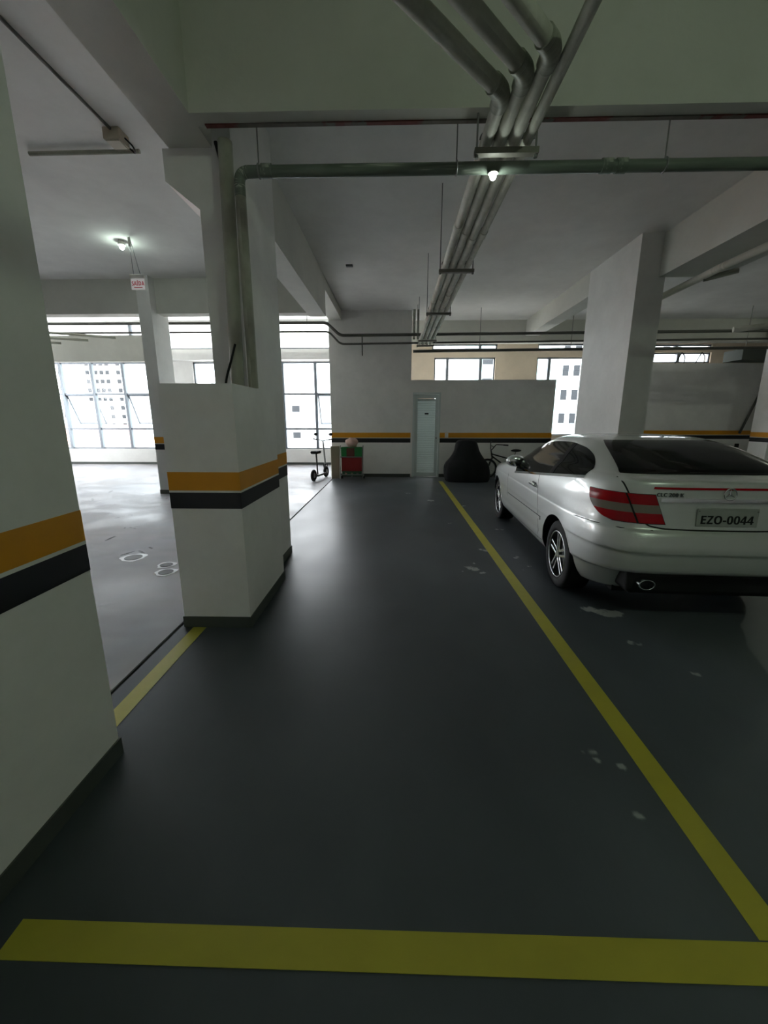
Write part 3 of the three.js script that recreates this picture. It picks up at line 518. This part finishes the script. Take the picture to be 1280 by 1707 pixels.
  for (let k = 0; k < 3; k++) { const g = new THREE.ConeGeometry(0.009, 0.04, 4); g.translate(0, 0.02, 0); g.rotateZ(k * 2.0944); g.scale(1, 1, 0.5); mesh('blade', g, M.chrome, star); }
  // underside
  { const g = box(-0.55, 0.55, 0.2, 0.5, 0.55, -3.2); mesh('underbody', g, darkTrim, car); }
  { const g = new RoundedBoxGeometry(1.1, 0.2, 0.3, 3, 0.05); g.translate(0, 0.36, 0.62); mesh('rear_valance', g, darkTrim, car); }
  for (const sx of [-1]) { const t = new THREE.Group(); t.name = 'exhaust'; t.position.set(sx * 0.45, 0.37, 0.74); car.add(t); const g = new THREE.CylinderGeometry(0.036, 0.036, 0.2, 24, 1, true); g.rotateX(Math.PI / 2); g.scale(1.5, 1, 1); const s = M.chrome.clone(); s.side = THREE.DoubleSide; mesh('tip', g, s, t); const ri = new THREE.TorusGeometry(0.036, 0.004, 8, 28); ri.scale(1.5, 1, 1); ri.translate(0, 0, 0.1); mesh('tip_rim', ri, M.chrome, t); }
  // wheels
  const tyreProfile = [[0.212, -0.10], [0.245, -0.112], [0.285, -0.11], [0.308, -0.098], [0.316, -0.07], [0.318, 0], [0.316, 0.07], [0.308, 0.098], [0.285, 0.11], [0.245, 0.112], [0.212, 0.10], [0.212, -0.10]].map((p) => new THREE.Vector2(...p));
  const tyre = new THREE.LatheGeometry(tyreProfile, 56); tyre.rotateZ(Math.PI / 2);
  const rimG = new THREE.LatheGeometry([[0.222, -0.10], [0.222, 0.10], [0.214, 0.108], [0.206, 0.10], [0.2, 0.04], [0.196, -0.08], [0.02, -0.08], [0.02, -0.1], [0.222, -0.10]].map((p) => new THREE.Vector2(...p)), 48); rimG.rotateZ(Math.PI / 2);
  const rimSilver = std(0xd3d5d6, 0.22, { metalness: 0.9 }), rimDark = std(0x0d0d0e, 0.5);
  const lipG = new THREE.TorusGeometry(0.213, 0.007, 8, 56); lipG.rotateY(Math.PI / 2); lipG.translate(-0.103, 0, 0);
  const spoke = (da) => { const s = new THREE.Shape([[0.03, -0.006], [0.05, -0.008], [0.2, -0.010], [0.208, -0.008], [0.208, 0.008], [0.2, 0.010], [0.05, 0.008], [0.03, 0.006]].map((p) => new THREE.Vector2(...p))); const g = new THREE.ExtrudeGeometry(s, { depth: 0.02, bevelEnabled: true, bevelSize: 0.003, bevelThickness: 0.004, bevelSegments: 2 }); g.translate(0, -0.0, 0); g.rotateZ(da); return g; };
  const spokePair = (() => { const a = spoke(0.0), b = spoke(0.0); a.rotateZ(0.04); b.rotateZ(-0.04); a.translate(0, 0.022, 0); b.translate(0, -0.022, 0); const g = merge([a, b]); g.rotateY(-Math.PI / 2); return g; })(); // spokes lie in the yz plane, facing -x
  const hubG = cyl(0.035, 0.04, 0.03, 24); hubG.rotateZ(Math.PI / 2);
  for (const l of [0, 2.715]) for (const sd of [-1, 1]) {
    const w = new THREE.Group(); w.name = 'wheel'; w.position.set(sd * 0.705, 0.318, -l); if (sd > 0) w.rotation.y = Math.PI; w.rotation.x = sd * 0.35 + l; car.add(w);
    mesh('tyre', tyre, M.rubber, w); mesh('rim', rimG, rimDark, w); mesh('rim_lip', lipG, rimSilver, w);
    for (let k = 0; k < 5; k++) { const s = mesh('spoke', spokePair, rimSilver, w); s.position.x = -0.072; s.rotation.x = k * 2 * Math.PI / 5; }
    const h = mesh('hub_cap', hubG, rimSilver, w); h.position.x = -0.085;
    const di = cyl(0.14, 0.14, 0.02, 32); di.rotateZ(Math.PI / 2); mesh('brake_disc', di, M.steel, w).position.x = -0.02;
  }
}

// ---------------------------------------------------------------- far corner: scooter, trolley, covered motorbike, bicycle
{
  const s = thing('scooter', 'black seated kick scooter parked by the gridded window', 'scooter', [-1.95, 0, -10.62], 1.36);
  const wheel = (x, r) => { const w = new THREE.Group(); w.name = 'wheel'; w.position.set(x, r, 0); s.add(w); mesh('tyre', new THREE.TorusGeometry(r - 0.035, 0.035, 10, 28), M.rubber, w); const g = cyl(0.06, 0.06, 0.05, 18); g.rotateX(Math.PI / 2); mesh('hub', g, M.steel, w); for (let k = 0; k < 4; k++) { const b = rbox(0.012, (r - 0.04) * 2, 0.02, 0.004); b.rotateZ(k * Math.PI / 4); mesh('spoke', b, M.plastic, w); } };
  wheel(0.42, 0.15); wheel(-0.42, 0.15);
  mesh('deck', rbox(0.62, 0.05, 0.17, 0.02, 0, 0.13, 0), M.plastic, s);
  mesh('fender', merge([rod(V(-0.3, 0.13, 0), V(-0.42, 0.15, 0), 0.02), rod(V(-0.3, 0.15, 0.05), V(-0.42, 0.15, 0.05), 0.012), rod(V(-0.3, 0.15, -0.05), V(-0.42, 0.15, -0.05), 0.012)]), M.plastic, s);
  mesh('fork', merge([rod(V(0.42, 0.15, 0.05), V(0.38, 0.36, 0.05), 0.012), rod(V(0.42, 0.15, -0.05), V(0.38, 0.36, -0.05), 0.012), rod(V(0.38, 0.36, 0.06), V(0.38, 0.36, -0.06), 0.014), rod(V(0.28, 0.14, 0), V(0.37, 0.36, 0), 0.02)]), M.plastic, s);
  mesh('steering_post', rod(V(0.38, 0.35, 0), V(0.27, 0.98, 0), 0.022), M.steel, s);
  mesh('handlebar', merge([rod(V(0.27, 0.98, 0), V(0.27, 1.02, 0.2), 0.013), rod(V(0.27, 0.98, 0), V(0.27, 1.02, -0.2), 0.013)]), M.steel, s);
  for (const z of [-1, 1]) { mesh('grip', rod(V(0.27, 1.01, z * 0.16), V(0.26, 1.03, z * 0.28), 0.018), M.rubber, s); const mi = new THREE.Group(); mi.name = 'mirror'; s.add(mi); mesh('stalk', rod(V(0.27, 1.0, z * 0.15), V(0.29, 1.12, z * 0.2), 0.006), M.steel, mi); const g = new THREE.SphereGeometry(1, 14, 10); g.scale(0.02, 0.04, 0.055); g.translate(0.29, 1.15, z * 0.21); mesh('mirror_head', g, M.plastic, mi); }
  mesh('seat_post', rod(V(-0.16, 0.15, 0), V(-0.22, 0.68, 0), 0.02), M.plastic, s);
  mesh('seat', rbox(0.27, 0.075, 0.2, 0.035, -0.24, 0.72, 0, 4), M.rubber, s);
}
{
  const z = -10.55;
  tag(mesh('cardboard_sheet', (() => { const g = rbox(0.24, 0.84, 0.05, 0.01, 0, 0.42, 0); g.rotateX(-0.05); g.rotateY(0.35); g.translate(-1.53, 0.02, z - 0.06); return g; })(), std(0xa9a08c, 0.8), scene), 'tall beige folded sheet standing between scooter and trolley', 'board');
  const t = thing('folding_trolley', 'silver framed folding trolley loaded with crates', 'trolley', [-1.1, 0, z]);
  for (const x of [-0.29, 0.29]) mesh('upright', bentPipe([V(x, 0.03, 0.16), V(x, 0.6, 0.13), V(x, 0.88, 0.0)], 0.012), M.steel, t);
  mesh('crossbar', rod(V(-0.29, 0.6, 0.135), V(0.29, 0.6, 0.135), 0.014), M.steel, t); mesh('crossbar', rod(V(-0.29, 0.15, 0.155), V(0.29, 0.15, 0.155), 0.012), M.steel, t);
  mesh('base_rack', merge([rod(V(-0.29, 0.1, 0.15), V(-0.29, 0.1, -0.2), 0.012), rod(V(0.29, 0.1, 0.15), V(0.29, 0.1, -0.2), 0.012), rod(V(-0.29, 0.1, -0.2), V(0.29, 0.1, -0.2), 0.012), rod(V(0, 0.1, 0.15), V(0, 0.1, -0.2), 0.012)]), M.steel, t);
  for (const x of [-0.29, 0.29]) { const g = cyl(0.05, 0.05, 0.03, 20); g.rotateZ(Math.PI / 2); g.translate(x, 0.05, -0.2); mesh('wheel', g, M.rubber, t); }
  function crate(name, label, w, h, d, x, y, zz, col, slats) { const c = thing(name, label, 'crate', [x, y, zz]); const m = std(col, 0.45); mesh('rim', merge([box(-w / 2, w / 2, h - 0.03, h, d / 2, d / 2 - 0.02), box(-w / 2, w / 2, h - 0.03, h, -d / 2, -d / 2 + 0.02), box(-w / 2, -w / 2 + 0.02, h - 0.03, h, -d / 2, d / 2), box(w / 2 - 0.02, w / 2, h - 0.03, h, -d / 2, d / 2)]), m, c); mesh('base', box(-w / 2, w / 2, 0, 0.015, -d / 2, d / 2), m, c); mesh('side', box(-w / 2 + 0.005, w / 2 - 0.005, 0, h - 0.03, d / 2 - 0.008, d / 2 - 0.016), m, c); mesh('side', box(-w / 2 + 0.005, w / 2 - 0.005, 0, h - 0.03, -d / 2 + 0.008, -d / 2 + 0.016), m, c); for (const s of [-1, 1]) mesh('side', box(s * (w / 2 - 0.016), s * (w / 2 - 0.008), 0, h - 0.03, -d / 2 + 0.01, d / 2 - 0.01), m, c); for (let k = 0; k < slats; k++) { const px = lerp(-w / 2 + 0.03, w / 2 - 0.03, k / (slats - 1)); mesh('rib', box(px - 0.008, px + 0.008, 0, h - 0.03, d / 2 - 0.008, d / 2), m, c); } return c; }
  crate('plastic_crate', 'lowest dark green crate on the trolley base', 0.5, 0.12, 0.3, 0 - 1.1, 0.113, z - 0.04, 0x24583a, 7);
  crate('plastic_crate', 'big red crate in the middle of the trolley', 0.52, 0.36, 0.26, -1.1, 0.235, z - 0.02, 0x8f1210, 2);
  crate('plastic_crate', 'green crate with brown band stacked on the red crate', 0.54, 0.24, 0.27, -1.1, 0.597, z - 0.02, 0x14803c, 6);
  tag(mesh('wooden_block', rbox(0.2, 0.22, 0.02, 0.006, -1.12, 0.71, z + 0.128), std(0x6a3a30, 0.7), scene), 'brown panel on the front of the green crate', 'panel');
  for (const [k, x, c] of [[0, -1.26, 0xb08f7a], [1, -1.1, 0x8d8a6e], [2, -0.95, 0x77706f]]) { const g = new THREE.SphereGeometry(0.062, 18, 12); const p = g.attributes.position; for (let i = 0; i < p.count; i++) { const f = 1 + 0.12 * Math.sin(p.getX(i) * 60 + k) * Math.cos(p.getY(i) * 50); p.setXYZ(i, p.getX(i) * f, p.getY(i) * f * 0.92, p.getZ(i) * f); } g.computeVertexNormals(); g.translate(x, 0.172, z + 0.05); tag(mesh('bundle', g, std(c, 0.85), scene), ['pinkish bundle in the lowest trolley crate', 'olive bundle in the lowest trolley crate', 'grey bundle in the lowest trolley crate'][k], 'bundle', 'bundles in the lowest crate'); }
  { const g = new THREE.SphereGeometry(0.15, 32, 22), p = g.attributes.position; for (let i = 0; i < p.count; i++) { const x = p.getX(i), y = p.getY(i), q = p.getZ(i), f = 1 + 0.08 * Math.sin(x * 45 + y * 20) + 0.06 * Math.sin(q * 55 + x * 30); p.setXYZ(i, x * f * 1.05, y * f * 0.85, q * f * 0.8); } g.computeVertexNormals(); g.translate(-1.1, 0.95, z - 0.02); tag(mesh('cloth_bag', g, std(0xc9a99c, 0.85), scene), 'crumpled pinkish bag on top of the green crate', 'bag'); }
}
{
  // covered motorbike: a hanging cloth over handlebar and seat
  const prof = [[0, 0.52], [0.04, 0.55], [0.2, 0.57], [0.36, 0.56], [0.46, 0.52], [0.56, 0.44], [0.66, 0.37], [0.78, 0.31], [0.9, 0.28], [0.98, 0.25], [1.03, 0.18], [1.045, 0.06]], fx = pchip(prof.map((p) => p[0]), prof.map((p) => p[1]));
  const N = 96, L = 50, pos = [], idx = [];
  for (let j = 0; j <= L; j++) { const y = 1.045 * j / L; for (let i = 0; i < N; i++) { const a = i / N * 2 * Math.PI, n = 3, c = Math.cos(a), s = Math.sin(a), k = Math.pow(Math.pow(Math.abs(c), n) + Math.pow(Math.abs(s), n), -1 / n), fold = 1 + 0.018 * Math.sin(a * 13 + y * 2) * smooth(0.9, 0.1, y) + 0.012 * Math.sin(a * 5 + y * 9); pos.push(fx(y) * c * k * fold + 0.05 * (1 - y), y, fx(y) * 0.62 * s * k * fold); } }
  for (let j = 0; j < L; j++) for (let i = 0; i < N; i++) { const a = j * N + i, b = j * N + (i + 1) % N; idx.push(a, a + N, b, b, a + N, b + N); }
  const t = pos.length / 3; pos.push(0, 1.05, 0); for (let i = 0; i < N; i++) idx.push(t, L * N + (i + 1) % N, L * N + i);
  const g = new THREE.BufferGeometry(); g.setAttribute('position', new THREE.Float32BufferAttribute(pos, 3)); g.setIndex(idx); g.computeVertexNormals(); const m = metric(g); m.deleteAttribute('normal'); const w = mergeVertices(m, 1e-4); w.computeVertexNormals();
  const mo = tag(mesh('covered_motorcycle', w, M.cloth, scene), 'motorcycle under a black cover beside the louvred door', 'motorcycle'); mo.position.set(1.80, 0, -10.42);
}
{
  const b = thing('bicycle', 'black bicycle leaning by the partition behind the car bonnet', 'bicycle', [2.97, 0, -10.93], 0), P = (x, y, z = 0) => V(x, y, z), paint = std(0x101112, 0.35);
  for (const x of [-0.5, 0.48]) { const w = new THREE.Group(); w.name = 'wheel'; w.position.set(x, 0.26, 0); b.add(w); mesh('tyre', new THREE.TorusGeometry(0.235, 0.025, 10, 40), M.rubber, w); mesh('rim', new THREE.TorusGeometry(0.208, 0.01, 8, 40), M.steel, w); const h = cyl(0.02, 0.02, 0.09, 14); h.rotateX(Math.PI / 2); mesh('hub', h, M.steel, w); for (let k = 0; k < 14; k++) { const a = k * Math.PI / 7; mesh('spoke', rod(V(0, 0, 0.02 * (k % 2 ? 1 : -1)), V(0.2 * Math.cos(a), 0.2 * Math.sin(a), 0), 0.0015, 4), M.steel, w); } }
  mesh('frame', merge([rod(P(-0.4, 0.64), P(0.22, 0.47), 0.018), rod(P(-0.39, 0.58), P(0.05, 0.27), 0.02), rod(P(-0.41, 0.67), P(-0.38, 0.53), 0.022), rod(P(0.17, 0.55), P(0.05, 0.27), 0.016), rod(P(0.05, 0.27, 0.04), P(0.48, 0.26, 0.05), 0.01), rod(P(0.05, 0.27, -0.04), P(0.48, 0.26, -0.05), 0.01), rod(P(0.2, 0.48, 0.02), P(0.48, 0.26, 0.05), 0.009), rod(P(0.2, 0.48, -0.02), P(0.48, 0.26, -0.05), 0.009)]), paint, b);
  mesh('fork', merge([rod(P(-0.39, 0.53, 0.05), P(-0.5, 0.26, 0.05), 0.012), rod(P(-0.39, 0.53, -0.05), P(-0.5, 0.26, -0.05), 0.012), rod(P(-0.385, 0.54, 0.05), P(-0.385, 0.54, -0.05), 0.014)]), paint, b);
  mesh('stem', rod(P(-0.41, 0.66), P(-0.43, 0.76), 0.016), paint, b);
  mesh('handlebar', merge([bentPipe([P(-0.43, 0.75, 0), P(-0.42, 0.76, 0.08), P(-0.34, 0.9, 0.18), P(-0.1, 0.89, 0.34)], 0.012, 0.03), bentPipe([P(-0.43, 0.75, 0), P(-0.42, 0.76, -0.08), P(-0.42, 0.95, -0.12), P(-0.36, 0.96, -0.2)], 0.012, 0.03), rod(P(-0.38, 0.83, 0.13), P(-0.42, 0.86, -0.1), 0.009)]), paint, b);
  mesh('grip', rod(P(-0.18, 0.892, 0.285), P(-0.08, 0.889, 0.355), 0.017), M.rubber, b);
  mesh('seat_post', rod(P(0.17, 0.53), P(0.23, 0.7), 0.014), M.steel, b);
  mesh('seat', (() => { const g = new THREE.SphereGeometry(1, 20, 12); const p = g.attributes.position; for (let i = 0; i < p.count; i++) { const x = p.getX(i); p.setXYZ(i, x * 0.14, p.getY(i) * 0.035, p.getZ(i) * (0.04 + 0.035 * smooth(-0.3, 0.9, x))); } g.computeVertexNormals(); g.translate(0.23, 0.73, 0); return g; })(), M.rubber, b);
  const cr = new THREE.TorusGeometry(0.075, 0.008, 6, 28); cr.translate(0.05, 0.27, 0.06); mesh('chainring', cr, M.steel, b);
  mesh('crank', rod(P(0.05, 0.27, 0.075), P(0.19, 0.2, 0.085), 0.009), M.steel, b); mesh('crank', rod(P(0.05, 0.27, -0.075), P(-0.09, 0.34, -0.085), 0.009), M.steel, b);
  mesh('pedal', rbox(0.08, 0.02, 0.06, 0.005, 0.19, 0.2, 0.12), M.plastic, b); mesh('pedal', rbox(0.08, 0.02, 0.06, 0.005, -0.09, 0.34, -0.12), M.plastic, b);
}

// ---------------------------------------------------------------- outside
{
  structure('ground', box(-150, 150, -9.5, -9, -15, -260), std(0xa8a8a4, 0.9), 'pale streets far below the garage windows', 'ground');
  const white = std(0xdfe6ea, 0.8), pane = std(0x12181e, 0.7), pink = std(0xd9a8a0, 0.8), teal = std(0x9fc4bd, 0.6), orange = std(0xd06a2c, 0.7), greyB = std(0xb8c2c6, 0.7);
  function tower(x, z, w, d, h, label, mat, cols, rows, y0 = -9, dy = 3, ww = 1.1, wh = 1.2, yb = 0, balcony = false) {
    const t = thing('apartment_building', label, 'building', [x, y0, z]); mesh('wall', box(-w / 2, w / 2, 0, h, -d / 2, d / 2), mat, t);
    const roof = mesh('parapet', box(-w / 2 - 0.2, w / 2 + 0.2, h, h + 0.6, -d / 2 - 0.2, d / 2 + 0.2), mat, t); void roof;
    const g = new THREE.BoxGeometry(ww, wh, 0.2);
    for (let j = 0; j < rows; j++) for (const cx of cols) { const m = mesh('window', g, pane, t); m.position.set(cx, yb + 1.6 + j * dy, d / 2 + 0.02); }
    if (balcony) for (let j = 1; j < rows; j++) for (const cx of [-5.2, 0.6, 6.2]) { mesh('balcony', merge([box(cx - 1.6, cx + 1.6, yb + j * dy + 0.3, yb + j * dy + 0.5, d / 2, d / 2 + 1.2), box(cx - 1.6, cx + 1.6, yb + j * dy + 0.5, yb + j * dy + 1.3, d / 2 + 1.1, d / 2 + 1.2)]), greyB, t); }
    return t;
  }
  tower(-99, -150, 15, 14, 75, 'tall white tower with stacked windows seen through the left gridded window', white, [-5.5, -2.6, -0.6, 1.4, 5.2], 14, -9, 2.9, 1.3, 1.3, 1);
  tower(-84, -105, 14, 14, 14, 'pale low block left of the tall white tower outside', greyB, [-6, -2, 2, 6], 9, -9, 3.2);
  tower(-36, -48, 9, 8, 9.2, 'low pinkish house outside beside the tall tower', pink, [-2.5, 0, 2.5], 2);
  tower(-52, -44, 7, 6, 11, 'orange fronted low building at the edge of the left window', orange, [-2, 0, 2], 2);
  tower(-17, -60, 14, 10, 17, 'white low block behind the scooter window', white, [-5, -2, 1, 4], 4, -9, 3.4, 1.0, 0.8);
  tower(31, -62, 20, 12, 30, 'pale balcony block outside the tall right window', white, [-9, -7.6, -6.2, -3.6, -2.2, -0.8, 2, 3.4, 4.8, 7.4, 8.8], 8, -9, 3.0, 0.75, 1.3, 0, true);
  tower(13.5, -55, 8, 8, 40, 'pale teal glazed block outside the sliding window', teal, [-2.4, 2.4], 11, -9, 3.2, 1.6, 1.6);
}
renderer.render(scene, camera);
